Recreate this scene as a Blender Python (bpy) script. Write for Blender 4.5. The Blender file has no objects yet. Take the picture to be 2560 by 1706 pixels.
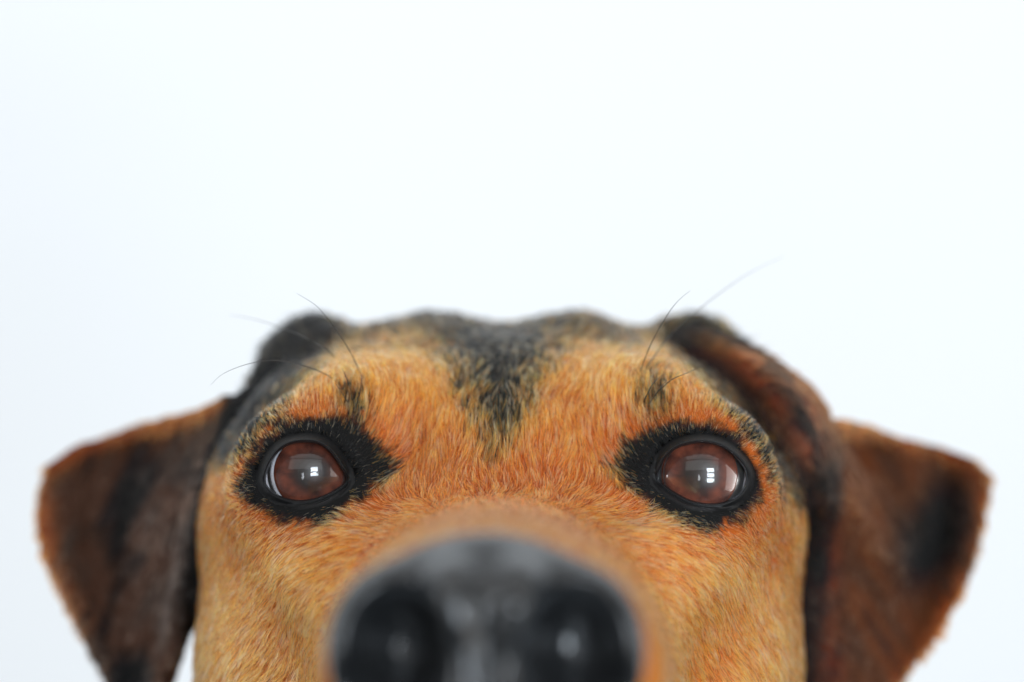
import bpy, math, random
import numpy as np
from mathutils import Vector, Matrix
from mathutils.bvhtree import BVHTree
from mathutils.kdtree import KDTree

random.seed(7)
rng = np.random.default_rng(11)
S = bpy.context.scene
COL = S.collection

# ------------------------------------------------------------------ camera
MM = 0.001
ZC = 0.62            # height of the lens above the floor of the room (m)
D = 470.0            # lens to the plane of the dog's eyes (mm)
F = 7520.0           # focal length in photograph pixels
cam_d = bpy.data.cameras.new('camera')
cam = bpy.data.objects.new('camera', cam_d); COL.objects.link(cam)
cam.location = (0, -D * MM, ZC)
cam.rotation_euler = (math.radians(90), 0, 0)
cam_d.sensor_width = 36.0
cam_d.lens = F / 2560 * 36.0
cam_d.clip_start = 0.01
cam_d.clip_end = 50
cam_d.dof.use_dof = True
cam_d.dof.focus_distance = (D - 3.0) * MM
cam_d.dof.aperture_fstop = 6.5
S.camera = cam
S.view_settings.view_transform = 'Standard'
S.view_settings.look = 'None'
S.view_settings.exposure = 0.25
S.view_settings.gamma = 1.0

# ------------------------------------------------------------------ ambient light of the white room
W = bpy.data.worlds.new('World'); S.world = W; W.use_nodes = True
bg = W.node_tree.nodes['Background']
bg.inputs['Color'].default_value = (0.93, 0.97, 1.0, 1)
bg.inputs['Strength'].default_value = 0.18

def area(name, loc, target, sx, sy, radiance, col=(1, 1, 1)):
    l = bpy.data.lights.new(name, 'AREA'); l.shape = 'RECTANGLE'; l.size = sx; l.size_y = sy
    l.energy = radiance * math.pi * sx * sy      # power for a given radiance
    l.color = col
    o = bpy.data.objects.new(name, l); COL.objects.link(o)
    o.location = loc
    o.rotation_euler = (Vector(target) - Vector(loc)).to_track_quat('-Z', 'Y').to_euler()
    return o

HEAD = (0, 0, ZC - 0.02)
# the bright ceiling over the dog, the window behind the photographer, and a lamp added to brighten the wall
area('ceiling_light', (0.1, -1.1, ZC + 1.55), (0.1, -1.0, ZC), 3.0, 2.4, 1.0, (1.0, 0.985, 0.96))
area('upper_wall_light', (0.0, -2.7, ZC + 1.05), (0.0, 0.0, ZC + 1.0), 3.6, 1.1, 1.2, (1.0, 0.98, 0.95))
for iz in range(3):
    area('window_pane_light', (0.60, -2.0, ZC - 0.36 + 0.36 * iz), (0.0, 0.0, ZC - 0.34 + 0.36 * iz), 0.50, 0.27, 36.0, (0.80, 0.90, 1.0))
area('narrow_window_light', (-0.20, -2.0, ZC - 0.12), (0, 0, ZC), 0.10, 0.42, 12.0, (0.9, 0.95, 1.0))
area('side_light', (-1.25, -0.22, ZC + 0.10), HEAD, 0.40, 1.2, 7.0, (0.92, 0.96, 1.0))
area('right_fill_light', (1.3, -0.55, ZC - 0.10), HEAD, 0.9, 1.2, 2.9, (1.0, 0.98, 0.95))  # fill lamp added to brighten the right cheek
area('wall_fill_light', (-0.1, 0.45, ZC + 1.5), (-0.1, 1.3, ZC + 0.1), 3.6, 0.5, 2.2, (0.98, 0.99, 1.0))

# cycles hair
S.render.engine = 'CYCLES'
S.cycles.max_bounces = 10
S.cycles.diffuse_bounces = 4
S.cycles.glossy_bounces = 4
S.cycles.transmission_bounces = 8
S.cycles.transparent_max_bounces = 12

# ------------------------------------------------------------------ helpers
def tag(o, label=None, cat=None, kind=None, group=None):
    if label: o['label'] = label
    if cat: o['category'] = cat
    if kind: o['kind'] = kind
    if group: o['group'] = group
    return o

def P(px, py, y):
    """point (mm; x right, y away from the lens measured from the eyes, z up from the lens axis)"""
    s = (D + y) / F
    return ((px - 1280) * s, y, -(py - 853) * s)

def toM(v):
    v = np.asarray(v, dtype=np.float64) * MM
    v = v.copy(); v[..., 2] += ZC
    return v

def pix(v):
    s = F / (D + v[:, 1])
    return 1280 + v[:, 0] * s, 853 - v[:, 2] * s

def mesh_obj(name, verts, faces, mat=None, parent=None, smooth=True):
    me = bpy.data.meshes.new(name)
    me.from_pydata([tuple(v) for v in verts], [], [tuple(f) for f in faces])
    me.update()
    if smooth: me.polygons.foreach_set('use_smooth', [True] * len(me.polygons))
    if mat: me.materials.append(mat)
    o = bpy.data.objects.new(name, me); COL.objects.link(o)
    if parent: o.parent = parent
    return o

def lin(r, g, b):
    def f(c):
        c /= 255.0
        return c / 12.92 if c <= 0.04045 else ((c + 0.055) / 1.055) ** 2.4
    return np.array([f(r), f(g), f(b)])

def sstep(a, b, x):
    t = np.clip((x - a) / (b - a), 0, 1)
    return t * t * (3 - 2 * t)

def vnoise(p, seed=0):
    """smooth value noise, p (N,3)"""
    p = np.asarray(p)
    i = np.floor(p).astype(np.int64); f = p - i
    f = f * f * (3 - 2 * f)
    out = np.zeros(len(p))
    for dx in (0, 1):
        for dy in (0, 1):
            for dz in (0, 1):
                h = (i[:, 0] + dx) * 374761393 + (i[:, 1] + dy) * 668265263 + (i[:, 2] + dz) * 2147483647 + seed * 974634777
                h = (h ^ (h >> 13)) * 1274126177
                h = (h ^ (h >> 16)) & 0xffff
                w = (f[:, 0] if dx else 1 - f[:, 0]) * (f[:, 1] if dy else 1 - f[:, 1]) * (f[:, 2] if dz else 1 - f[:, 2])
                out += w * (h / 65535.0)
    return out

def fbm(p, seed=0):
    return 0.55 * vnoise(p, seed) + 0.3 * vnoise(p * 2.1 + 7.3, seed + 1) + 0.15 * vnoise(p * 4.3 + 3.1, seed + 2)

def poly_sd(px, py, pts):
    """signed distance to a polygon, negative inside"""
    pts = np.array(pts, float); n = len(pts)
    d = np.full(px.shape, 1e18); inside = np.zeros(px.shape, bool)
    for i in range(n):
        a = pts[i]; b = pts[(i + 1) % n]; e = b - a
        wx = px - a[0]; wy = py - a[1]
        t = np.clip((wx * e[0] + wy * e[1]) / (e @ e), 0, 1)
        d = np.minimum(d, (wx - t * e[0]) ** 2 + (wy - t * e[1]) ** 2)
        c = ((a[1] <= py) & (b[1] > py)) | ((b[1] <= py) & (a[1] > py))
        if abs(e[1]) > 1e-9:
            xi = a[0] + (py - a[1]) / e[1] * e[0]
            inside ^= c & (px < xi)
    d = np.sqrt(d)
    return np.where(inside, -d, d)

# ---- signed distance modelling and surface nets
def ell(p, c, r):
    x, y, z = p
    k0 = np.sqrt(((x - c[0]) / r[0]) ** 2 + ((y - c[1]) / r[1]) ** 2 + ((z - c[2]) / r[2]) ** 2)
    k1 = np.sqrt(((x - c[0]) / r[0] ** 2) ** 2 + ((y - c[1]) / r[1] ** 2) ** 2 + ((z - c[2]) / r[2] ** 2) ** 2)
    return k0 * (k0 - 1) / np.maximum(k1, 1e-6)

def cap(p, a, b, ra, rb):
    x, y, z = p
    a = np.array(a, float); b = np.array(b, float); e = b - a
    t = np.clip(((x - a[0]) * e[0] + (y - a[1]) * e[1] + (z - a[2]) * e[2]) / (e @ e), 0, 1)
    d = np.sqrt((x - a[0] - t * e[0]) ** 2 + (y - a[1] - t * e[1]) ** 2 + (z - a[2] - t * e[2]) ** 2)
    return d - (ra + (rb - ra) * t)

def smin(a, b, k):
    h = np.clip(0.5 + 0.5 * (b - a) / k, 0, 1)
    return b + (a - b) * h - k * h * (1 - h)

def smax(a, b, k): return -smin(-a, -b, k)

def surface_nets(f, lo, step):
    """vertices and quads of the zero level of grid f"""
    nx, ny, nz = f.shape
    s = f < 0
    cnt = np.zeros((nx - 1, ny - 1, nz - 1), np.int8)
    for dx in (0, 1):
        for dy in (0, 1):
            for dz in (0, 1):
                cnt += s[dx:nx - 1 + dx, dy:ny - 1 + dy, dz:nz - 1 + dz]
    act = (cnt > 0) & (cnt < 8)
    idx = np.full(act.shape, -1, np.int64)
    cells = np.argwhere(act)
    idx[act] = np.arange(len(cells))
    acc = np.zeros((len(cells), 3)); num = np.zeros(len(cells))
    corners = [(dx, dy, dz) for dx in (0, 1) for dy in (0, 1) for dz in (0, 1)]
    for a in range(8):
        for b in range(a + 1, 8):
            ca, cb = corners[a], corners[b]
            if sum(abs(ca[k] - cb[k]) for k in range(3)) != 1: continue
            fa = f[cells[:, 0] + ca[0], cells[:, 1] + ca[1], cells[:, 2] + ca[2]]
            fb = f[cells[:, 0] + cb[0], cells[:, 1] + cb[1], cells[:, 2] + cb[2]]
            m = (fa < 0) != (fb < 0)
            t = np.where(m, fa / np.where(m, fa - fb, 1), 0)
            for k in range(3):
                acc[:, k] += np.where(m, ca[k] + (cb[k] - ca[k]) * t, 0)
            num += m
    v = (cells + acc / num[:, None]) * step + np.array(lo)
    quads = []
    for ax in range(3):
        u, w = [(1, 2), (2, 0), (0, 1)][ax]
        sl0 = [slice(None)] * 3; sl1 = [slice(None)] * 3
        sl0[ax] = slice(0, -1); sl1[ax] = slice(1, None)
        ch = s[tuple(sl0)] != s[tuple(sl1)]
        e = np.argwhere(ch)
        ok = (e[:, u] > 0) & (e[:, w] > 0) & (e[:, u] < f.shape[u] - 1) & (e[:, w] < f.shape[w] - 1)
        e = e[ok]
        flip = s[e[:, 0], e[:, 1], e[:, 2]]
        q = []
        for du, dw in ((1, 1), (0, 1), (0, 0), (1, 0)):
            c = e.copy(); c[:, u] -= du; c[:, w] -= dw
            q.append(idx[c[:, 0], c[:, 1], c[:, 2]])
        q = np.stack(q, 1)
        q[~flip] = q[~flip][:, ::-1]
        quads.append(q)
    q = np.concatenate(quads)
    a, b, c = v[q[:, 0]], v[q[:, 1]], v[q[:, 2]]
    if (np.cross(b - a, c - a) * (a - v.mean(0))).sum() < 0: q = q[:, ::-1]
    return v, q

def grid(lo, hi, step):
    ax = [np.arange(lo[k], hi[k] + step, step) for k in range(3)]
    return np.meshgrid(*ax, indexing='ij')

# ------------------------------------------------------------------ materials
def newmat(name):
    m = bpy.data.materials.new(name); m.use_nodes = True
    return m, m.node_tree.nodes, m.node_tree.links, m.node_tree.nodes['Principled BSDF']

def mat_wall():
    m, n, l, b = newmat('white_wall_paint')
    nz = n.new('ShaderNodeTexNoise'); nz.inputs['Scale'].default_value = 1.3; nz.inputs['Detail'].default_value = 3
    r = n.new('ShaderNodeValToRGB')
    r.color_ramp.elements[0].color = (0.715, 0.735, 0.75, 1); r.color_ramp.elements[1].color = (0.745, 0.765, 0.78, 1)
    tc = n.new('ShaderNodeTexCoord')
    l.new(tc.outputs['Object'], nz.inputs['Vector']); l.new(nz.outputs['Fac'], r.inputs['Fac'])
    l.new(r.outputs['Color'], b.inputs['Base Color']); b.inputs['Roughness'].default_value = 0.9
    return m

def mat_coat_skin():
    m, n, l, b = newmat('coat_skin')
    a = n.new('ShaderNodeAttribute'); a.attribute_name = 'coat'
    l.new(a.outputs['Color'], b.inputs['Base Color'])
    b.inputs['Roughness'].default_value = 0.8
    b.inputs['Specular IOR Level'].default_value = 0.1
    return m

def mat_fur():
    m = bpy.data.materials.new('fur_hair'); m.use_nodes = True
    n, l = m.node_tree.nodes, m.node_tree.links
    n.clear()
    out = n.new('ShaderNodeOutputMaterial')
    h = n.new('ShaderNodeBsdfHairPrincipled'); h.model = 'CHIANG'; h.parametrization = 'COLOR'
    h.inputs['Roughness'].default_value = 0.32
    h.inputs['Radial Roughness'].default_value = 0.55
    h.inputs['Coat'].default_value = 0.0
    h.inputs['IOR'].default_value = 1.32
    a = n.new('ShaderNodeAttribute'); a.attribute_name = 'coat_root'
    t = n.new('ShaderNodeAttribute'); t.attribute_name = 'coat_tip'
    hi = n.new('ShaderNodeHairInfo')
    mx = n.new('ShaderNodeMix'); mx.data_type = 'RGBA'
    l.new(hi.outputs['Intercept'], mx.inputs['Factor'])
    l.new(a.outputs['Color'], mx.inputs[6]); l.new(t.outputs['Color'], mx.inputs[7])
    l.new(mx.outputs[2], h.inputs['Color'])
    l.new(h.outputs['BSDF'], out.inputs['Surface'])
    return m

def mat_nose():
    m, n, l, b = newmat('wet_nose_leather')
    tc = n.new('ShaderNodeTexCoord')
    v = n.new('ShaderNodeTexVoronoi'); v.inputs['Scale'].default_value = 900; v.feature = 'SMOOTH_F1'
    l.new(tc.outputs['Object'], v.inputs['Vector'])
    bp = n.new('ShaderNodeBump'); bp.inputs['Strength'].default_value = 0.3; bp.inputs['Distance'].default_value = 0.0006
    l.new(v.outputs['Distance'], bp.inputs['Height']); l.new(bp.outputs['Normal'], b.inputs['Normal'])
    r = n.new('ShaderNodeValToRGB')
    r.color_ramp.elements[0].color = (0.007, 0.0075, 0.008, 1); r.color_ramp.elements[1].color = (0.014, 0.015, 0.016, 1)
    l.new(v.outputs['Distance'], r.inputs['Fac']); l.new(r.outputs['Color'], b.inputs['Base Color'])
    b.inputs['Roughness'].default_value = 0.21
    b.inputs['Specular IOR Level'].default_value = 0.42
    b.inputs['Sheen Weight'].default_value = 0.1; b.inputs['Sheen Roughness'].default_value = 0.25
    b.inputs['Sheen Tint'].default_value = (0.85, 0.93, 1.0, 1)
    return m

def mat_plain(name, col, rough, spec=0.5, noise=None):
    m, n, l, b = newmat(name)
    nz = n.new('ShaderNodeTexNoise'); nz.inputs['Scale'].default_value = noise or 900; nz.inputs['Detail'].default_value = 4
    tc = n.new('ShaderNodeTexCoord'); l.new(tc.outputs['Object'], nz.inputs['Vector'])
    r = n.new('ShaderNodeValToRGB')
    r.color_ramp.elements[0].position = 0.3; r.color_ramp.elements[1].position = 0.7
    r.color_ramp.elements[0].color = (*[c * 0.7 for c in col], 1); r.color_ramp.elements[1].color = (*[c * 1.25 for c in col], 1)
    l.new(nz.outputs['Fac'], r.inputs['Fac']); l.new(r.outputs['Color'], b.inputs['Base Color'])
    bp = n.new('ShaderNodeBump'); bp.inputs['Strength'].default_value = 0.35; bp.inputs['Distance'].default_value = 0.0003
    l.new(nz.outputs['Fac'], bp.inputs['Height']); l.new(bp.outputs['Normal'], b.inputs['Normal'])
    b.inputs['Roughness'].default_value = rough; b.inputs['Specular IOR Level'].default_value = spec
    return m

def mat_iris():
    m, n, l, b = newmat('brown_iris')
    tc = n.new('ShaderNodeTexCoord')
    # fibres: noise stretched along the radius, in polar coordinates of the iris' own space
    sx = n.new('ShaderNodeSeparateXYZ'); l.new(tc.outputs['Object'], sx.inputs[0])
    at = n.new('ShaderNodeMath'); at.operation = 'ARCTAN2'; l.new(sx.outputs['Z'], at.inputs[0]); l.new(sx.outputs['X'], at.inputs[1])
    ln = n.new('ShaderNodeVectorMath'); ln.operation = 'LENGTH'; l.new(tc.outputs['Object'], ln.inputs[0])
    cb = n.new('ShaderNodeCombineXYZ')
    am = n.new('ShaderNodeMath'); am.operation = 'MULTIPLY'; am.inputs[1].default_value = 3.0; l.new(at.outputs[0], am.inputs[0])
    lm = n.new('ShaderNodeMath'); lm.operation = 'MULTIPLY'; lm.inputs[1].default_value = 500.0; l.new(ln.outputs['Value'], lm.inputs[0])
    l.new(am.outputs[0], cb.inputs[0]); l.new(lm.outputs[0], cb.inputs[1])
    nz = n.new('ShaderNodeTexNoise'); nz.inputs['Scale'].default_value = 1.0; nz.inputs['Detail'].default_value = 4
    l.new(cb.outputs[0], nz.inputs['Vector'])
    n2 = n.new('ShaderNodeTexNoise'); n2.inputs['Scale'].default_value = 320; n2.inputs['Detail'].default_value = 3
    l.new(tc.outputs['Object'], n2.inputs['Vector'])
    ad = n.new('ShaderNodeMath'); ad.operation = 'ADD'; l.new(nz.outputs['Fac'], ad.inputs[0]); l.new(n2.outputs['Fac'], ad.inputs[1])
    hf = n.new('ShaderNodeMath'); hf.operation = 'MULTIPLY'; hf.inputs[1].default_value = 0.5; l.new(ad.outputs[0], hf.inputs[0])
    r = n.new('ShaderNodeValToRGB')
    r.color_ramp.elements[0].position = 0.36; r.color_ramp.elements[1].position = 0.62
    r.color_ramp.elements[0].color = (0.035, 0.013, 0.010, 1); r.color_ramp.elements[1].color = (0.13, 0.036, 0.020, 1)
    l.new(hf.outputs[0], r.inputs['Fac'])
    mr = n.new('ShaderNodeMapRange'); mr.interpolation_type = 'SMOOTHSTEP'
    mr.inputs['From Min'].default_value = 0.0021; mr.inputs['From Max'].default_value = 0.0044
    l.new(ln.outputs['Value'], mr.inputs['Value'])
    mx = n.new('ShaderNodeMix'); mx.data_type = 'RGBA'
    mx.inputs[6].default_value = (0.020, 0.013, 0.011, 1)
    l.new(mr.outputs[0], mx.inputs['Factor']); l.new(r.outputs['Color'], mx.inputs[7])
    l.new(mx.outputs[2], b.inputs['Base Color'])
    b.inputs['Roughness'].default_value = 0.8; b.inputs['Specular IOR Level'].default_value = 0.0
    return m

def mat_cornea():
    m = bpy.data.materials.new('clear_cornea'); m.use_nodes = True
    n, l = m.node_tree.nodes, m.node_tree.links; n.clear()
    out = n.new('ShaderNodeOutputMaterial'); mx = n.new('ShaderNodeMixShader')
    tr = n.new('ShaderNodeBsdfTransparent'); gl = n.new('ShaderNodeBsdfGlossy'); gl.inputs['Roughness'].default_value = 0.05
    g2 = n.new('ShaderNodeBsdfGlossy'); g2.inputs['Roughness'].default_value = 0.34
    gm = n.new('ShaderNodeMixShader'); gm.inputs[0].default_value = 0.4
    l.new(gl.outputs[0], gm.inputs[1]); l.new(g2.outputs[0], gm.inputs[2])
    fr = n.new('ShaderNodeFresnel'); fr.inputs['IOR'].default_value = 1.6
    l.new(fr.outputs[0], mx.inputs[0]); l.new(tr.outputs[0], mx.inputs[1]); l.new(gm.outputs[0], mx.inputs[2]); l.new(mx.outputs[0], out.inputs[0])
    return m

M_wall = mat_wall(); M_skin = mat_coat_skin(); M_fur = mat_fur(); M_nose = mat_nose()
M_iris = mat_iris(); M_cornea = mat_cornea()
M_sclera = mat_plain('sclera', (0.62, 0.62, 0.66), 0.15, 0.5, 300)
M_pupil = mat_plain('pupil', (0.020, 0.015, 0.013), 0.9, 0.0)
M_lid = mat_plain('black_eyelid_skin', (0.0035, 0.0036, 0.004), 0.48, 0.16, 1500)
M_whisker = mat_plain('dark_whisker', (0.02, 0.018, 0.016), 0.35)

# ------------------------------------------------------------------ the wall behind
wv = toM([(-4000, 1350, -620), (4000, 1350, -620), (4000, 1350, 2300), (-4000, 1350, 2300)])
wall = mesh_obj('wall', wv, [(0, 1, 2, 3)], M_wall, smooth=False)
tag(wall, 'plain white painted wall far behind the dog', 'wall', 'structure')

# ------------------------------------------------------------------ the dog
dog = bpy.data.objects.new('dog', None); COL.objects.link(dog)
tag(dog, 'tan and black dog peering up, eyes and nose close to the lens', 'dog')

EYE = {'l': np.array(P(766, 1184, 9.0)), 'r': np.array(P(1752, 1186, 9.0))}
ER = 10.6
OPEN = {'l': [(664, 1205), (676, 1160), (704, 1124), (742, 1108), (790, 1109), (825, 1131), (850, 1168), (864, 1200), (838, 1224), (800, 1243), (760, 1251), (720, 1247), (686, 1232)],
        'r': [(1645, 1195), (1660, 1152), (1688, 1124), (1725, 1111), (1762, 1108), (1802, 1118), (1836, 1143), (1861, 1175), (1864, 1207), (1846, 1236), (1810, 1255), (1770, 1260), (1725, 1251), (1685, 1230), (1658, 1210)]}
NX = -3.3          # x of the nose, turned a touch to the left

# ---- head as a signed distance field
def head_sdf(p):
    x, y, z = p
    d = ell(p, (-1, 52, -25), (35, 53, 26.5))                    # forehead
    d = smin(d, ell(p, (-1.5, 78, -38), (43, 58, 39)), 8)        # cranium
    d = smin(d, ell(p, (-14.5, 62, -21), (20, 38, 25.6)), 5)     # temporal swellings
    d = smin(d, ell(p, (11.5, 62, -21), (20, 38, 25.6)), 5)
    for s, cx in ((-1, -1.5), (1, -1.5)):
        d = smin(d, ell(p, (cx + s * 22.5, 25, -11.5), (12.5, 19, 8.6)), 8)      # brow ridge
        d = smin(d, ell(p, (cx + s * 34.5, 31, -28), (13.5, 24, 12)), 8)      # orbit, outer
        d = smin(d, ell(p, (cx + (-31 if s < 0 else 29.5), 44, -56 if s < 0 else -53), (20.8, 46, 38)), 9)      # cheek
        d = smin(d, ell(p, (cx + s * 22, 6, -36), (15, 20, 13)), 8)         # under the eye
    # muzzle: a tapering tube
    yy = np.array([-108, -100, -85, -60, -30, -8, 10, 40])
    cx = np.interp(y, yy, [-3.3, -3.3, -3.1, -2.7, -2.2, -1.8, -1.5, -1.5])
    cz = np.interp(y, yy, [-46, -46, -46, -47, -49, -51, -52, -54])
    rx = np.interp(y, yy, [15, 19, 22.5, 24, 25.5, 28, 31, 34])
    rz = np.interp(y, yy, [15, 18.5, 21, 22.2, 24.5, 27, 29, 31])
    k = np.sqrt(((x - cx) / rx) ** 2 + ((z - cz) / rz) ** 2)
    mz = (k - 1) * np.minimum(rx, rz)
    mz = smax(mz, -76 - y, 9); mz = smax(mz, y - 45, 6)
    d = smin(d, mz, 9)
    d = smin(d, cap(p, (-3, -78, -66), (-1.5, 60, -92), 13, 24), 9)          # lower jaw
    d = smin(d, cap(p, (-1, 100, -60), (-1, 150, -230), 46, 60), 16)         # neck
    # temples: one smooth slope from the brow back to the ear
    d = smin(d, ell(p, (-27, 51, -30), (25.5, 40, 29)), 6)
    d = smin(d, ell(p, (22.5, 48, -30), (26, 38, 28)), 6)
    # ear roots
    d = smin(d, ell(p, np.array(P(880, 912, 60)), (9, 14, 5.6)), 5)
    d = smin(d, cap(p, P(790, 885, 58), P(624, 1046, 54), 4.0, 3.6), 4)      # front fold of the left ear
    d = smin(d, ell(p, np.array(P(790, 935, 62)), (9, 15, 7.0)), 6)
    d = smin(d, ell(p, np.array(P(1715, 925, 62)), (10, 15, 8.5)), 6)
    # hollow at the inner corner of each eye
    for c in (P(935, 1180, -8), P(1582, 1182, -8)):
        d = smax(d, -ell(p, c, (6.0, 6.0, 7.0)), 5)
    # lids swell over each eyeball, then open in front of it
    sc_ = F / (D + y); px = 1280 + x * sc_; py = 853 - z * sc_
    for k_, e in EYE.items():
        m = (np.abs(x - e[0]) < 18) & (np.abs(z - e[2]) < 18) & (y < 34) & (y > -20)
        xs, ys_, zs = x[m], y[m], z[m]
        q = np.sqrt((xs - e[0]) ** 2 + (ys_ - e[1]) ** 2 + (zs - e[2]) ** 2)
        dm = smin(d[m], q - (ER + 1.1), 8)
        cut = np.maximum(poly_sd(px[m], py[m], OPEN[k_]) / 16.0 - 0.7, ys_ - e[1])
        dm = smax(dm, -cut, 1.2)
        d[m] = dm
    d = smax(d, -143 - z, 3); d = smax(d, y - 153, 3); d = smax(d, np.abs(x) - 62, 3)
    return d

lo = (-66, -112, -150); hi = (66, 160, 14); ST = 1.3
G = grid(lo, hi, ST)
f = head_sdf(G)
hv, hq = surface_nets(f, lo, ST)
del G, f

# ---- ears: sheets of skin laid over control points (photo position, depth), with thickness
def cr(pts, n):
    pts = np.asarray(pts, float); m = len(pts)
    t = np.linspace(0, m - 1, n); i = np.clip(t.astype(int), 0, m - 2); u = (t - i)
    u = u.reshape((-1,) + (1,) * (pts.ndim - 1))
    p0 = pts[np.maximum(i - 1, 0)]; p1 = pts[i]; p2 = pts[i + 1]; p3 = pts[np.minimum(i + 2, m - 1)]
    return 0.5 * (2 * p1 + (p2 - p0) * u + (2 * p0 - 5 * p1 + 4 * p2 - p3) * u ** 2 + (3 * p1 - p0 - 3 * p2 + p3) * u ** 3)

def sheet(rows, nu, nv, th):
    g = np.array([[P(*c) for c in r] for r in rows])
    g = cr(g, nv)
    g = np.swapaxes(cr(np.swapaxes(g, 0, 1), nu), 0, 1)      # nv x nu x 3
    du = np.gradient(g, axis=1); dv = np.gradient(g, axis=0)
    nrm = np.cross(du, dv); nrm /= np.linalg.norm(nrm, axis=2, keepdims=True) + 1e-9
    a = g + nrm * th / 2; b = g - nrm * th / 2
    v = np.concatenate([a.reshape(-1, 3), b.reshape(-1, 3)])
    N = nu * nv; q = []
    I = lambda j, i: j * nu + i
    for j in range(nv - 1):
        for i in range(nu - 1):
            q.append((I(j, i), I(j, i + 1), I(j + 1, i + 1), I(j + 1, i)))
            q.append((N + I(j, i), N + I(j + 1, i), N + I(j + 1, i + 1), N + I(j, i + 1)))
    for i in range(nu - 1):
        q.append((I(0, i + 1), I(0, i), N + I(0, i), N + I(0, i + 1)))
        q.append((I(nv - 1, i), I(nv - 1, i + 1), N + I(nv - 1, i + 1), N + I(nv - 1, i)))
    for j in range(nv - 1):
        q.append((I(j, 0), I(j + 1, 0), N + I(j + 1, 0), N + I(j, 0)))
        q.append((I(j + 1, nu - 1), I(j, nu - 1), N + I(j, nu - 1), N + I(j + 1, nu - 1)))
    return v, np.array(q)

LA = [[(885, 902, 54), (850, 885, 50), (820, 895, 54)],
      [(815, 940, 52), (770, 930, 49), (722, 955, 53)],
      [(700, 1000, 48), (645, 1005, 43), (592, 1018, 48)],
      [(640, 1120, 47), (575, 1130, 42), (543, 1115, 48)],
      [(580, 1260, 44), (518, 1260, 40), (490, 1245, 48)],
      [(530, 1420, 48), (480, 1420, 44), (455, 1420, 50)],
      [(465, 1570, 50), (445, 1580, 49), (425, 1600, 54)],
      [(405, 1720, 54), (395, 1730, 53), (375, 1760, 58)]]
LB = [[(600, 985, 51), (500, 1020, 60), (390, 1050, 66), (280, 1085, 69), (190, 1122, 69), (128, 1172, 66)],
      [(560, 1075, 48), (460, 1112, 62), (360, 1130, 69), (250, 1150, 70), (165, 1170, 66), (104, 1200, 64)],
      [(520, 1180, 46), (430, 1220, 59), (330, 1250, 67), (230, 1262, 67), (150, 1272, 62), (95, 1290, 62)],
      [(478, 1330, 48), (400, 1360, 56), (310, 1380, 63), (225, 1390, 64), (160, 1390, 59), (114, 1390, 60)],
      [(442, 1500, 52), (380, 1510, 56), (310, 1520, 59), (250, 1520, 60), (205, 1515, 57), (172, 1510, 58)],
      [(418, 1640, 56), (370, 1650, 57), (325, 1650, 58), (287, 1645, 58), (258, 1640, 57), (240, 1630, 58)],
      [(390, 1750, 60), (365, 1760, 60), (340, 1762, 60), (320, 1762, 60), (302, 1760, 60), (292, 1750, 60)],
      [(362, 1850, 62), (355, 1855, 62), (350, 1858, 62), (345, 1858, 62), (340, 1855, 62), (335, 1850, 62)]]
RA = [[(1640, 890, 57), (1685, 858, 52), (1735, 850, 56)],
      [(1720, 905, 50), (1775, 885, 43), (1826, 875, 53)],
      [(1800, 955, 46), (1875, 935, 39), (1928, 925, 51)],
      [(1865, 1015, 46), (1950, 1005, 35), (2022, 996, 52)],
      [(1920, 1105, 46), (2000, 1100, 35), (2072, 1100, 52)],
      [(1955, 1200, 48), (2030, 1210, 39), (2090, 1200, 50)],
      [(1980, 1330, 52), (2050, 1340, 49), (2130, 1330, 53)],
      [(1990, 1500, 54), (2070, 1510, 53), (2160, 1500, 58)],
      [(2000, 1720, 58), (2090, 1720, 57), (2180, 1720, 60)]]
RB = [[(2062, 1048, 54), (2155, 1062, 64), (2260, 1095, 70), (2360, 1120, 71), (2435, 1152, 69), (2474, 1190, 66)],
      [(2085, 1130, 52), (2170, 1150, 70), (2280, 1180, 71), (2370, 1200, 71), (2435, 1215, 66), (2470, 1240, 66)],
      [(2110, 1220, 49), (2195, 1250, 66), (2290, 1280, 69), (2370, 1290, 69), (2420, 1300, 64), (2454, 1310, 64)],
      [(2150, 1330, 52), (2220, 1370, 60), (2300, 1390, 67), (2360, 1400, 66), (2405, 1405, 62), (2432, 1410, 62)],
      [(2160, 1450, 56), (2220, 1480, 60), (2280, 1490, 63), (2330, 1500, 62), (2365, 1500, 60), (2392, 1500, 60)],
      [(2150, 1590, 58), (2200, 1600, 60), (2240, 1610, 61), (2280, 1610, 61), (2305, 1610, 60), (2328, 1605, 60)],
      [(2130, 1720, 60), (2160, 1722, 60), (2190, 1725, 60), (2210, 1725, 60), (2225, 1722, 60), (2242, 1718, 60)],
      [(2090, 1850, 62), (2100, 1855, 62), (2110, 1858, 62), (2118, 1858, 62), (2126, 1855, 62), (2134, 1850, 62)]]
sheets = [sheet(LA, 24, 64, 4.2), sheet(LB, 44, 64, 2.8), sheet(RA, 24, 64, 4.2), sheet(RB, 44, 64, 2.8)]

def joined(parts):
    vs, fs, o = [], [], 0
    for v, q in parts:
        vs.append(v); fs.append(q + o); o += len(v)
    return np.concatenate(vs), np.concatenate(fs)

def bvh_of(v, q): return BVHTree.FromPolygons([tuple(a) for a in v], [tuple(int(i) for i in a) for a in q])

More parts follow.
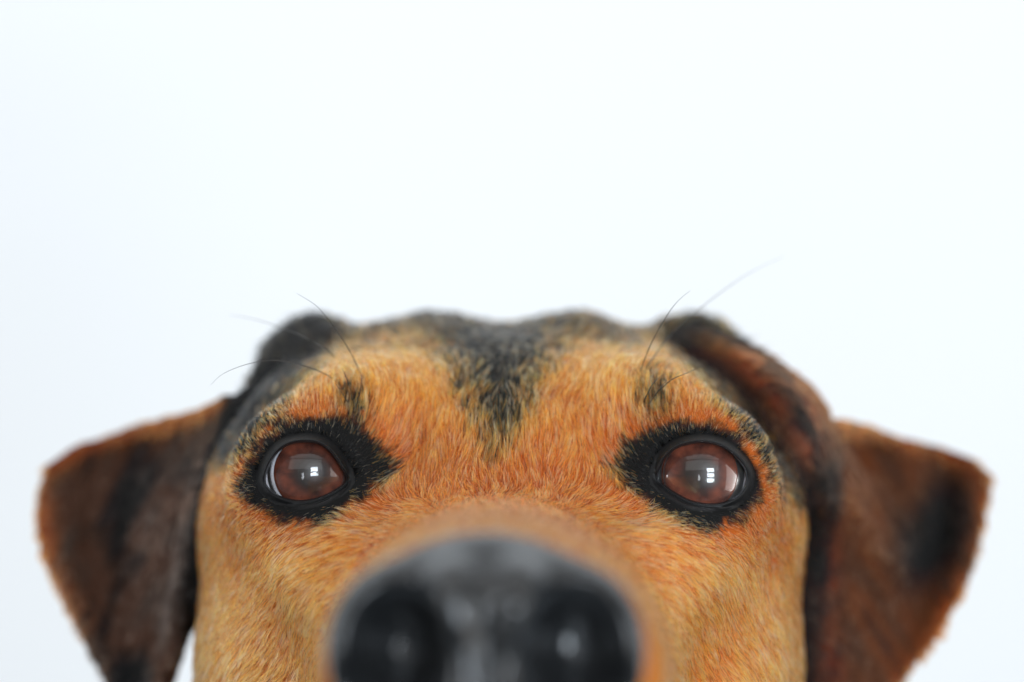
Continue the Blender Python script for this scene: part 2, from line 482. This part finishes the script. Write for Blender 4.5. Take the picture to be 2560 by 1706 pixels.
# ---- fuse skull, muzzle, neck and ears into one continuous skin (voxel remesh, in mm)
jv, jq = joined([(hv, hq)] + sheets)
tmp = mesh_obj('tmp', jv, jq)
rm = tmp.modifiers.new('r', 'REMESH'); rm.mode = 'VOXEL'; rm.voxel_size = 0.95; rm.adaptivity = 0
sm = tmp.modifiers.new('s', 'SMOOTH'); sm.factor = 0.5; sm.iterations = 4
me = bpy.data.meshes.new_from_object(tmp.evaluated_get(bpy.context.evaluated_depsgraph_get()))
bpy.data.objects.remove(tmp)
nv = len(me.vertices)
BV = np.empty(nv * 3); me.vertices.foreach_get('co', BV); BV = BV.reshape(-1, 3)
BN = np.empty(nv * 3); me.vertices.foreach_get('normal', BN); BN = BN.reshape(-1, 3)
me.calc_loop_triangles()
TR = np.empty(len(me.loop_triangles) * 3, np.int32); me.loop_triangles.foreach_get('vertices', TR); TR = TR.reshape(-1, 3)
BVH = BVHTree.FromPolygons([tuple(a) for a in BV], [tuple(int(i) for i in a) for a in TR])

# which vertices belong to the left / right ear
bl = bvh_of(*joined(sheets[:2])); br = bvh_of(*joined(sheets[2:]))
def near(b, pts, maxd):
    out = np.zeros(len(pts), bool)
    for i, p in enumerate(pts):
        out[i] = b.find_nearest(p, maxd)[0] is not None
    return out
side = np.zeros(nv, np.int8)
cand = np.where((BV[:, 1] > 28) & (BV[:, 0] < -20))[0]; side[cand[near(bl, BV[cand], 1.3)]] = 1
cand = np.where((BV[:, 1] > 28) & (BV[:, 0] > 20))[0]; side[cand[near(br, BV[cand], 1.3)]] = 2

# ------------------------------------------------------------------ coat colours (pigment pattern, some shade painted in at the right ear)
C_or = lin(230, 114, 38); C_tan = lin(254, 142, 58); C_pale = lin(250, 212, 155); C_rust = lin(204, 96, 36)
C_deep = lin(118, 50, 24); C_blk = np.array([3e-5, 3e-5, 3.2e-5]); C_dk = np.array([0.0030, 0.0026, 0.0024]); C_gry = lin(96, 98, 102); C_brn = lin(62, 38, 26)
EYE_PATCH = [
    [(600, 1218), (632, 1150), (662, 1095), (712, 1062), (775, 1050), (850, 1055), (915, 1085), (968, 1150), (978, 1185), (940, 1215), (880, 1250), (800, 1305), (710, 1295), (640, 1255)],
    [(1540, 1185), (1560, 1130), (1610, 1085), (1690, 1068), (1780, 1062), (1845, 1092), (1874, 1160), (1897, 1222), (1870, 1285), (1770, 1318), (1690, 1295), (1610, 1240)]]
VMARK = [(985, 770), (1075, 850), (1140, 930), (1185, 1030), (1235, 1110), (1295, 1040), (1345, 930), (1410, 850), (1520, 770)]
BROWS = [((882, 1010), 34, 62), ((1635, 985), 40, 50)]

def mixc(a, b, t):
    # pigment mixes like dye: in log space
    a = np.log(np.maximum(a, 1e-5)); b = np.log(np.maximum(b, 1e-5))
    return np.exp(a + (b - a) * t[:, None])

def dith(t, jit):
    return t if jit is None else np.clip((t - jit) * 14.0 + 0.5, 0, 1) * (t > 0.02)

def coat(v, ear, jit=None):
    """root colour, tip colour (linear) for points v (mm)"""
    px, py = pix(v); n = len(v)
    n1 = fbm(v * 0.16, 3) - 0.5; n2 = fbm(v * 0.6, 9) - 0.5
    c = np.tile(C_or, (n, 1))
    # paler brows and cheeks, redder between the eyes
    t = np.exp(-(((px - 880) / 190) ** 2 + ((py - 890) / 95) ** 2)) + np.exp(-(((px - 1600) / 200) ** 2 + ((py - 890) / 95) ** 2))
    c = mixc(c, C_tan, np.clip(0.40 * t + 0.7 * n1, 0, 1))
    t = np.exp(-(((px - 1250) / 330) ** 2 + ((py - 1170) / 110) ** 2))
    c = mixc(c, C_rust, np.clip(0.45 * t + 0.5 * n1, 0, 1))
    t = sstep(1300, 1480, py) * (np.abs(px - 1250) > 350)
    c = mixc(c, C_tan, np.clip(0.75 * t + 0.8 * n1, 0, 1))
    # muzzle near the nose: light tan
    t = sstep(-15, -70, v[:, 1])
    c = mixc(c, lin(246, 142, 46), 0.9 * t)
    # skull top: dark tipped
    top = dith(0.85 * sstep(895, 800, py + 60 * n1 + 40 * n2), jit)
    root = mixc(c, C_blk * 1.5, 0.8 * top)
    tip = mixc(c, np.array([0.006, 0.005, 0.004]), 0.8 * top)
    # V mark
    sd = poly_sd(px, py, VMARK) + 60 * n2 + 30 * n1 + 16
    t = dith(sstep(80, -75, sd), jit)
    root = mixc(root, C_blk * 1.2, t * 0.95); tip = mixc(tip, np.array([0.0016, 0.0015, 0.0012]), t * 0.92)
    # temples: dark hair in front of the ears
    sdl = poly_sd(px, py, [(680, 800), (840, 760), (875, 850), (800, 895), (735, 955), (680, 1015), (635, 1075), (575, 1150), (520, 1150), (600, 930)]) + 60 * n2
    sdr = poly_sd(px, py, [(1640, 780), (1760, 780), (1860, 900), (1920, 1040), (1980, 1160), (1990, 1240), (1925, 1140), (1835, 1015), (1750, 930), (1665, 862)]) + 60 * n2
    t = dith(np.maximum(sstep(40, -25, sdl), 0.85 * sstep(40, -25, sdr)), jit)
    root = mixc(root, C_blk, t * 0.95); tip = mixc(tip, np.array([0.0012, 0.0012, 0.0012]), t * 0.95)
    # black round the eyes
    for poly in EYE_PATCH:
        sd = poly_sd(px, py, poly) + 50 * n2 + 11
        t = dith(sstep(34, -30, sd), jit)
        root = mixc(root, C_blk * 0.75, t); tip = mixc(tip, C_blk, t)
    for (bx, by), rx, ry in BROWS:
        t = np.exp(-(((px - bx) / rx) ** 2 + ((py - by) / ry) ** 2)) * 0.36
        t = dith(np.clip(t + 1.0 * n2 * (t > 0.1), 0, 1), jit)
        root = mixc(root, C_blk, t); tip = mixc(tip, C_blk, t)
    # ears
    e1 = ear == 1; e2 = ear == 2
    if e1.any() or e2.any():
        m1 = fbm(np.stack([(px + 0.45 * py) / 60, (py - 0.3 * px) / 230, v[:, 1] / 60], 1), 21) - 0.5
        m2 = fbm(np.stack([(px - 0.55 * py) / 55, (py + 0.3 * px) / 200, v[:, 1] / 60], 1), 31) - 0.5
        # left: dark brown field, rusty upper rim and outer corner
        rim = poly_sd(px, py, [(95, 1190), (200, 1110), (420, 1030), (600, 975), (700, 900), (760, 1400), (400, 1900), (330, 1900), (230, 1640), (120, 1400)])
        t = sstep(-60, -5, rim) * sstep(1750, 1350, py) + sstep(1180, 1040, py) * 0.55
        cl = mixc(np.tile(C_brn * 2.0, (n, 1)), C_rust * 0.5, np.clip(t + 0.4 * m1, 0, 1))
        cl = mixc(cl, C_dk, np.clip(3.2 * m1 - 0.05, 0, 0.8) * (1 - np.clip(t, 0, 1)))
        cl = mixc(cl, C_gry * 0.6, np.clip(-2.2 * m1 - 0.1, 0, 0.55) * (1 - np.clip(t, 0, 1)))
        band = sstep(30, -20, poly_sd(px, py, LBAND))
        cl = mixc(cl, C_blk * 0.9, 0.9 * band * sstep(1180, 1020, py))
        cl = mixc(cl, C_dk * 2.0, 0.7 * band * sstep(1020, 1180, py))
        # right
        rim = poly_sd(px, py, [(2490, 1190), (2380, 1120), (2200, 1055), (2060, 1030), (1950, 900), (1800, 1400), (2080, 1900), (2150, 1900), (2320, 1640), (2440, 1440)])
        t = 0.45 + 0.5 * sstep(-70, -5, rim) + 1.5 * m2
        crr = mixc(np.tile(C_brn * 1.6, (n, 1)), C_rust * 0.6, np.clip(t, 0, 1))
        dk = np.exp(-(((px - 2330 + 0.3 * (py - 1340)) / 70) ** 2 + ((py - 1340) / 110) ** 2)) + np.clip(2.5 * m2 - 0.3, 0, 0.8)
        crr = mixc(crr, C_dk, np.clip(dk, 0, 0.95))
        hump = sstep(20, -40, poly_sd(px, py, RHUMP))
        crr = mixc(crr, C_deep * 1.1, hump * np.clip(0.8 + 1.5 * n1, 0, 1))
        crr = mixc(crr, C_dk, hump * np.clip(0.15 + 1.1 * m2 + 1.4 * n2, 0, 0.7))
        dkb = sstep(30, -20, poly_sd(px, py, [(1690, 860), (1800, 900), (1900, 1000), (1960, 1120), (2010, 1180), (2090, 1130), (2095, 1240), (2060, 1420), (2030, 1720), (1960, 1720), (1980, 1300), (1900, 1120)]))
        crr = mixc(crr, C_dk * 1.5, 0.55 * np.clip(dkb + 1.2 * m2 * dkb, 0, 1))  # dark inner band; the shadow gap by the cheek is painted in too
        tips = sstep(890, 820, py)
        crr = mixc(crr, C_blk, tips * 0.8)
        for e, cc in ((e1, cl), (e2, crr)):
            root[e] = cc[e]; tip[e] = cc[e]
    return root, tip

LBAND = [(900, 860), (900, 740), (740, 740), (660, 830), (610, 960), (560, 1040), (520, 1150), (480, 1300), (455, 1450), (470, 1600), (540, 1400), (620, 1100), (760, 920)]
RHUMP = [(1760, 780), (1860, 825), (1960, 890), (2050, 990), (2095, 1110), (2110, 1400), (2120, 1720), (2030, 1720), (2020, 1400), (2000, 1180), (1960, 1080), (1890, 980), (1800, 880)]

r0, t0 = coat(BV, side)
skin = me
skin.name = 'body'
co = toM(BV).astype(np.float32)
skin.vertices.foreach_set('co', co.ravel())
at = skin.attributes.new('coat', 'FLOAT_COLOR', 'POINT')
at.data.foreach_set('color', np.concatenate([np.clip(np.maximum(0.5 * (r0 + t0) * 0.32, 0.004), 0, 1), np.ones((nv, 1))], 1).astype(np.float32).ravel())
skin.polygons.foreach_set('use_smooth', [True] * len(skin.polygons))
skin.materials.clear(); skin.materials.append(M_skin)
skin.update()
body = bpy.data.objects.new('body', skin); COL.objects.link(body); body.parent = dog

# ------------------------------------------------------------------ nose
def nose_sdf(p):
    x, y, z = p
    d = ell(p, (NX, -88, -41.0), (19.2, 15.5, 16.8))
    d = smin(d, ell(p, (NX, -92, -49), (15, 13, 12)), 5)
    for s in (-1, 1):
        d = smin(d, ell(p, (NX + s * 12.5, -92, -38), (7.2, 9.5, 9.0)), 4)             # wings
    for s in (-1, 1):
        d = smin(d, ell(p, (NX + s * 4.0, -98.5, -33.5), (4.2, 7.0, 6.5)), 3)          # bridge of the pad
    for s in (-1, 1):
        c = (NX + s * 10.9, -104, -38.4)
        hole = ell(p, c, (6.9, 19, 9.0))
        hole = smin(hole, ell(p, (NX + s * 14.5, -99, -43.5), (5.5, 7, 2.6)), 3)       # comma slit
        d = smax(d, -hole, 2.2)
    groove = np.sqrt(((x - NX) / 1.1) ** 2 + ((y + 107.5) / 3.5) ** 2) - 1
    d = smax(d, -np.where(z < -36, groove * 0.9, groove * 0.9 + (z + 36) * 0.3), 1.8)
    return d
lo = (-28, -112, -66); hi = (22, -68, -18)
Gn = grid(lo, hi, 0.6)
nvv, nq = surface_nets(nose_sdf(Gn), lo, 0.6)
nose = mesh_obj('nose', toM(nvv), nq, M_nose, dog)
smn = nose.modifiers.new('smooth', 'SMOOTH'); smn.factor = 0.5; smn.iterations = 4
tag(nose, 'large wet black nose with two round nostrils')

# ------------------------------------------------------------------ eyes
def sphere_cap(c, axis, R, a0, a1, nr, ns, depth_fn=None):
    """rings round axis from angle a0 to a1 (radians)"""
    axis = Vector(axis).normalized(); u = axis.orthogonal().normalized(); w = axis.cross(u)
    vs, fs = [], []
    for i in range(nr + 1):
        a = a0 + (a1 - a0) * i / nr
        r = R(a) if callable(R) else R
        for j in range(ns):
            t = 2 * math.pi * j / ns
            vs.append(Vector(c) + r * (math.cos(a) * axis + math.sin(a) * (math.cos(t) * u + math.sin(t) * w)))
    for i in range(nr):
        for j in range(ns):
            k = (j + 1) % ns
            fs.append((i * ns + j, i * ns + k, (i + 1) * ns + k, (i + 1) * ns + j))
    if a0 < 1e-6: pass
    return vs, fs

LOOK = {'l': (780, 1182), 'r': (1748, 1186)}
EYELAB = {'l': 'brown eye with a sliver of white at its outer edge', 'r': 'brown eye with the window mirrored in its middle'}
for k in ('l', 'r'):
    c = EYE[k]
    g = np.array(P(LOOK[k][0], LOOK[k][1], -3)); ax = Vector(g - c).normalized()
    v, q = sphere_cap(c, ax, ER, math.asin((5.75 if k == 'l' else 6.0) / ER) - 0.01, math.pi * 0.98, 40, 48)
    eye = mesh_obj('eye', toM([tuple(a) for a in v]), q, M_sclera, dog)
    tag(eye, EYELAB[k])
    IR = 5.75 if k == 'l' else 6.0                                     # iris radius (mm)
    ai = math.asin(IR / ER)
    # iris: a shallow bowl in front of the white, in its own space so its fibres run from its centre
    u = ax.orthogonal().normalized(); w = ax.cross(u)
    cz = ER * math.cos(ai)
    ring = [(1.0, cz + 0.15), (0.98, cz + 0.45), (0.8, cz + 0.62), (0.6, cz + 0.85), (0.36, cz + 1.05)]
    vs, fs = [], []
    ctr = Vector(c) + ax * (cz + 0.6); ns = 64
    for rr, h in ring:
        for j in range(ns):
            t = 2 * math.pi * j / ns
            vs.append((IR * rr * math.cos(t) * MM, -(h - cz - 0.6) * MM, IR * rr * math.sin(t) * MM))
    for i in range(len(ring) - 1):
        for j in range(ns):
            kk = (j + 1) % ns
            fs.append((i * ns + j, i * ns + kk, (i + 1) * ns + kk, (i + 1) * ns + j))
    rot = Vector((0, -1, 0)).rotation_difference(ax).to_euler()
    iris = mesh_obj('iris', vs, fs, M_iris, eye); iris.location = toM([tuple(ctr)])[0]; iris.rotation_euler = rot
    pr = IR * 0.42
    vs = [(0, -0.20 * MM, 0)] + [(pr * math.cos(2 * math.pi * j / ns) * MM, -0.35 * MM, pr * math.sin(2 * math.pi * j / ns) * MM) for j in range(ns)]
    fs = [(0, 1 + j, 1 + (j + 1) % ns) for j in range(ns)]
    pup = mesh_obj('pupil', vs, fs, M_pupil, eye); pup.location = iris.location; pup.rotation_euler = rot
    # clear cornea: a tighter dome that meets the white
    Rc = 9.3
    off = ER * math.cos(ai * 1.16) - math.sqrt(Rc ** 2 - (ER * math.sin(ai * 1.16)) ** 2) + 0.12
    cc = Vector(c) + ax * off
    am = math.asin(min(1, ER * math.sin(ai * 1.16) / Rc)) + 0.03
    v, q = sphere_cap(cc, ax, Rc, 0.0, am, 24, 64)
    cor = mesh_obj('cornea', toM([tuple(a) for a in v]), q, M_cornea, eye)
    # eyelids: a rolled rim of black skin from the ball to the face
    o = np.array(OPEN[k], float)
    n = 96
    oc = cr(np.concatenate([o[-1:], o, o[:2]]), 20 * (len(o) + 2) + 1)
    oc = oc[20:20 + 20 * len(o)]
    seg = np.r_[0, np.cumsum(np.linalg.norm(np.diff(np.r_[oc, oc[:1]], axis=0), axis=1))]
    tt = np.linspace(0, seg[-1], n, endpoint=False)
    oc = np.stack([np.interp(tt, seg, np.r_[oc[:, 0], oc[0, 0]]), np.interp(tt, seg, np.r_[oc[:, 1], oc[0, 1]])], 1)
    mid = oc.mean(0)
    tan = np.roll(oc, -2, 0) - np.roll(oc, 2, 0); tan /= np.linalg.norm(tan, axis=1, keepdims=True)
    nor = np.stack([tan[:, 1], -tan[:, 0]], 1)
    if ((oc - mid) * nor).sum() < 0: nor = -nor
    rows = []
    upw = np.clip(-nor[:, 1], 0, 1)
    for off_px, lift, mode in ((-3, 1.2, 's'), (0, -0.3, 's'), (4, -0.15, 'l'), (9, -0.35, 'l'), (16, -0.15, 'm'), (26, 0.1, 'k'), (42, 0.7, 'k'), (60, 1.8, 'k')):
        p2 = oc + nor * off_px
        row = []
        for j in range(n):
            d0 = np.array(P(p2[j, 0], p2[j, 1], 0.0)); o0 = np.array([0, -D, 0]); dr = d0 - o0; dr /= np.linalg.norm(dr)
            ec = c - o0; tca = ec @ dr; dd = ec @ ec - tca * tca
            ys = (o0 + dr * (tca - math.sqrt(max((ER + 0.1) ** 2 - dd, 4.0))))[1]
            yl = (o0 + dr * (tca - math.sqrt(max((ER + 1.2) ** 2 - dd, 9.0))))[1]
            hit = BVH.ray_cast(Vector(o0 + dr * 300), Vector(dr), 400)
            yk = hit[0].y if hit[0] is not None else yl
            over = -2.1 * upw[j]
            yy_ = {'s': ys, 'l': yl + over, 'm': min(yk, yl) + 0.4 * over, 'k': yk}[mode] + lift
            row.append(P(p2[j, 0], p2[j, 1], yy_))
        rows.append(np.array(row))
    rows = np.array(rows)
    for it in range(3):                       # ease the rim along its length
        rows[2:] = 0.5 * rows[2:] + 0.25 * np.roll(rows[2:], 1, 1) + 0.25 * np.roll(rows[2:], -1, 1)
    rows = cr(rows, 33); nr = len(rows)
    fs = [(i * n + j, i * n + (j + 1) % n, (i + 1) * n + (j + 1) % n, (i + 1) * n + j) for i in range(nr - 1) for j in range(n)]
    lid = mesh_obj('eyelid', toM(rows.reshape(-1, 3)), fs, M_lid, eye)

# ------------------------------------------------------------------ fur
def tri_sample(tri_idx, count, weights):
    p = np.cumsum(weights); p /= p[-1]
    t = tri_idx[np.searchsorted(p, rng.random(count))]
    a, b = rng.random(count), rng.random(count)
    m = a + b > 1; a[m] = 1 - a[m]; b[m] = 1 - b[m]
    w = np.stack([1 - a - b, a, b], 1)
    return t, w

A, B, Cc = BV[TR[:, 0]], BV[TR[:, 1]], BV[TR[:, 2]]
cr_ = np.cross(B - A, Cc - A); area_ = 0.5 * np.linalg.norm(cr_, axis=1)
cen = (A + B + Cc) / 3
fn = cr_ / (np.linalg.norm(cr_, axis=1, keepdims=True) + 1e-12)
view = np.array([0, -D, 0]) - cen; view /= np.linalg.norm(view, axis=1, keepdims=True)
facing = (fn * view).sum(1)
tpx, tpy = pix(cen)
infr = (tpx > -120) & (tpx < 2680) & (tpy < 1880)
tside = side[TR].max(1)

def unit(v): return v / (np.linalg.norm(v, axis=1, keepdims=True) + 1e-9)

def flow(p, nrm, ear):
    px, py = pix(p); n = len(p)
    u = px - 1250; au = np.abs(u)
    th = np.arctan2(au, np.maximum(1620 - py, 40.0))
    th = np.minimum(th, 1.35) + 1.25 * sstep(110, 420, au) * sstep(1180, 1290, py)
    fr = np.stack([np.sign(u) * np.sin(th), np.zeros(n), np.cos(th)], 1)
    d = fr.copy()
    d[:, 1] += 0.45 + 1.2 * sstep(-8, -40, p[:, 1])
    for k, s in (('l', 1), ('r', -1)):
        e = EYE[k]
        rel = p - e; rel2 = np.stack([rel[:, 0], np.zeros(n), rel[:, 2]], 1)
        dist = np.linalg.norm(rel2, axis=1)
        med = sstep(-0.35, 0.35, (rel2[:, 0] * s + 0.5 * rel2[:, 2]) / (dist + 1e-6))
        w = 3.2 * np.exp(-np.maximum(dist - 9, 0) / 5.5) * sstep(-7, 1, rel2[:, 2]) * (0.3 + 0.7 * med)
        d += unit(rel2) * w[:, None]
    e1 = ear == 1; e2 = ear == 2
    d[e1] = unit(np.array([[-0.55, 0.0, -1.0]])); d[e2] = unit(np.array([[0.55, 0, -1.0]]))
    hump = (ear > 0) & (py < 1000)
    hh = np.stack([np.sign(u), np.zeros(n), 0.35 + 0 * u], 1)
    t = sstep(1020, 880, py)[:, None]
    d[hump] = unit(d[hump] * (1 - t[hump]) + hh[hump] * t[hump])
    # locally varying sway
    for ax_ in range(3):
        d[:, ax_] += 0.6 * (vnoise(p / 5.0 + 31.7 * ax_, 40 + ax_) - 0.5) + 0.55 * (vnoise(p / 1.7 + 11.1 * ax_, 50 + ax_) - 0.5)
    d -= nrm * (d * nrm).sum(1)[:, None]
    return unit(d)

def make_fur(name, tri_mask, density, parent, label):
    tri = np.where(tri_mask)[0]
    w = area_[tri] * np.where(facing[tri] > -0.25, 1.0, 0.25)
    near_cam = sstep(-35, -70, cen[tri, 1])
    w = w * (1 - 0.35 * near_cam)
    cnt = int(w.sum() * density)
    t, bw = tri_sample(tri, cnt, w)
    pos = (BV[TR[t]] * bw[:, :, None]).sum(1)
    nrm = unit((BN[TR[t]] * bw[:, :, None]).sum(1))
    ear = tside[t]
    px, py = pix(pos)
    # bare places: inside the orbits, where the nose sits
    keep = np.ones(cnt, bool)
    for k in ('l', 'r'):
        sd = poly_sd(px, py, OPEN[k])
        keep &= ~((sd < 7) & (pos[:, 1] < 30))
    keep &= ~((((pos[:, 0] - NX) / 16.5) ** 2 + ((pos[:, 2] + 41) / 13.0) ** 2 < 1) & (pos[:, 1] < -68))
    pos, nrm, ear, px, py = pos[keep], nrm[keep], ear[keep], px[keep], py[keep]
    cnt = len(pos)
    d = flow(pos, nrm, ear)
    # length (mm)
    L = np.full(cnt, 3.7)
    L = np.where(ear > 0, 2.5, L)
    L = L + 1.5 * sstep(15, 50, pos[:, 1]) * (ear == 0)
    L = L - 1.9 * sstep(-5, -40, pos[:, 1])
    de = np.full(cnt, 1e9)
    for k in ('l', 'r'): de = np.minimum(de, np.where(pos[:, 1] < 30, np.maximum(poly_sd(px, py, OPEN[k]), 0), 1e9))
    L = np.minimum(L, 0.7 + de / 16.0 * 0.33)
    tuft = sstep(940, 830, py) * ((px < 880) | (px > 1620))
    L = L + 1.4 * tuft
    L = L * rng.uniform(0.65, 1.2, cnt)
    lift = rng.normal(0.27, 0.09, cnt) - 0.14 * sstep(15, 45, pos[:, 1]) + 0.12 * tuft
    bi = np.cross(nrm, d)
    d = unit(d + bi * rng.normal(0, 0.13, cnt)[:, None])
    K = 5
    ts = np.linspace(0, 1, K)
    pts = np.empty((cnt, K, 3))
    for i, s in enumerate(ts):
        h = lift * (1.35 * s - 0.75 * s * s)
        pts[:, i] = pos - nrm * 0.25 + (d * s + nrm * h[:, None]) * L[:, None]
    # clumps: tips lean towards a neighbour's tip
    nc = max(cnt // 14, 1)
    ci = rng.choice(cnt, nc, replace=False)
    kd = KDTree(nc)
    for i, j in enumerate(ci): kd.insert(pos[j], i)
    kd.balance()
    own = np.fromiter((kd.find(p)[1] for p in pos), np.int64, cnt)
    cl = ci[own]
    amt = rng.uniform(0.1, 0.65, cnt)
    for i, s in enumerate(ts):
        sh = (pts[cl, K - 1] - pts[:, K - 1]) * (amt * s ** 1.7)[:, None]
        m = np.linalg.norm(sh, axis=1, keepdims=True); sh *= np.minimum(1, 1.4 / (m + 1e-9))
        pts[:, i] += sh
    # colour
    root, tip = coat(pos, ear, rng.random(cnt))
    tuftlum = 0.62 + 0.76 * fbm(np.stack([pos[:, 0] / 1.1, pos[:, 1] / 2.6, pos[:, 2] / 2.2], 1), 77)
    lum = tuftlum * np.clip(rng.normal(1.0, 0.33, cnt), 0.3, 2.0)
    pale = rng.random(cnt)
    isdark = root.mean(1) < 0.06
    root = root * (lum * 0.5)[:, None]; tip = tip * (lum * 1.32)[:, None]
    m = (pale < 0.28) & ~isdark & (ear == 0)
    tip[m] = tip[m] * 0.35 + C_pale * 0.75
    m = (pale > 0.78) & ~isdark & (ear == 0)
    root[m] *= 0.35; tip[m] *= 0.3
    m = (pale < 0.07 + 0.10 * ((py < 1095) & (np.abs(px - 1250) < 330))) & isdark & (ear == 0)
    tip[m] = tip[m] * 0.4 + C_pale * np.array([0.55, 0.56, 0.60]); root[m] = root[m] + C_pale * 0.12
    rad = rng.uniform(0.045, 0.085, cnt) * (1 + 0.5 * sstep(20, 60, pos[:, 1]))
    guard = rng.random(cnt) < 0.28
    rad = np.where(guard & (ear == 0), rng.uniform(0.095, 0.125, cnt), rad) * np.clip(L / 3.0, 0.5, 1)
    prof = np.array([1.0, 0.95, 0.8, 0.55, 0.12])
    cu = bpy.data.hair_curves.new(name)
    cu.add_curves([K] * cnt)
    cu.attributes['position'].data.foreach_set('vector', toM(pts).astype(np.float32).ravel())
    ra = cu.attributes.get('radius') or cu.attributes.new('radius', 'FLOAT', 'POINT')
    ra.data.foreach_set('value', (rad[:, None] * prof[None] * MM).astype(np.float32).ravel())
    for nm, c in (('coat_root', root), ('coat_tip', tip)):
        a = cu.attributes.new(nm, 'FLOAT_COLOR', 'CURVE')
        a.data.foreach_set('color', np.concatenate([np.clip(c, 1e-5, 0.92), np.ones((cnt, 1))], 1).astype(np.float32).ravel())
    cu.materials.append(M_fur)
    o = bpy.data.objects.new(name, cu); COL.objects.link(o); o.parent = parent
    tag(o, label, kind='stuff')
    print(name, cnt)
    return o

FUR = True
if FUR:
    make_fur('head_fur', (tside == 0) & infr & (cen[:, 1] < 130), 13.0, dog, 'short tan fur with black round the eyes and a dark forehead mark')
    make_fur('ear_fur', (tside == 1) & infr, 8.0, dog, 'dark brown ear fur with a rusty upper rim')
    make_fur('ear_fur', (tside == 2) & infr, 8.0, dog, 'reddish brown ear fur with a dark blotch')

# ------------------------------------------------------------------ long brow hairs
def whisker(pts, r, label=None):
    p = cr(np.array([P(*a) for a in pts]), 28)
    ns = 6; vs = []; fs = []
    for i in range(len(p)):
        t = p[min(i + 1, len(p) - 1)] - p[max(i - 1, 0)]; t = Vector(t).normalized()
        u = t.orthogonal().normalized(); w = t.cross(u)
        rr = r * (1 - 0.85 * i / (len(p) - 1))
        for j in range(ns):
            a = 2 * math.pi * j / ns
            vs.append(Vector(p[i]) + rr * (math.cos(a) * u + math.sin(a) * w))
    for i in range(len(p) - 1):
        for j in range(ns):
            fs.append((i * ns + j, i * ns + (j + 1) % ns, (i + 1) * ns + (j + 1) % ns, (i + 1) * ns + j))
    return mesh_obj('brow_whisker', toM([tuple(v) for v in vs]), fs, M_whisker, dog)

WH = [[(900, 930, 12), (871, 872, 8), (828, 809, 5), (792, 766, 2), (742, 734, 0)],
      [(858, 966, 12), (818, 938, 9), (762, 915, 6), (706, 903, 4), (653, 903, 2), (596, 918, 0), (553, 938, -2), (527, 963, -3)],
      [(835, 890, 14), (808, 869, 12), (759, 842, 15), (719, 826, 17), (662, 806, 20), (613, 794, 22), (575, 787, 24)],
      [(880, 1000, 5), (872, 960, 2), (855, 922, 1)],
      [(893, 1010, 4), (901, 975, 1), (905, 935, 0)],
      [(872, 1010, 5), (850, 975, 2), (838, 958, 1)],
      [(1599, 935, 12), (1620, 877, 8), (1648, 821, 5), (1676, 776, 3), (1700, 748, 2), (1726, 727, 1)],
      [(1612, 930, 14), (1648, 873, 14), (1686, 828, 16), (1728, 790, 18), (1784, 745, 21), (1853, 696, 24), (1902, 668, 26), (1958, 642, 28)],
      [(1645, 980, 6), (1679, 950, 2), (1717, 933, 2), (1759, 915, 4)],
      [(1612, 1000, 4), (1632, 960, 1), (1660, 935, 1)],
      [(1622, 1010, 4), (1650, 972, 0), (1668, 950, 0)]]
for i, w in enumerate(WH):
    whisker(w, 0.10 if len(w) > 4 else 0.11)
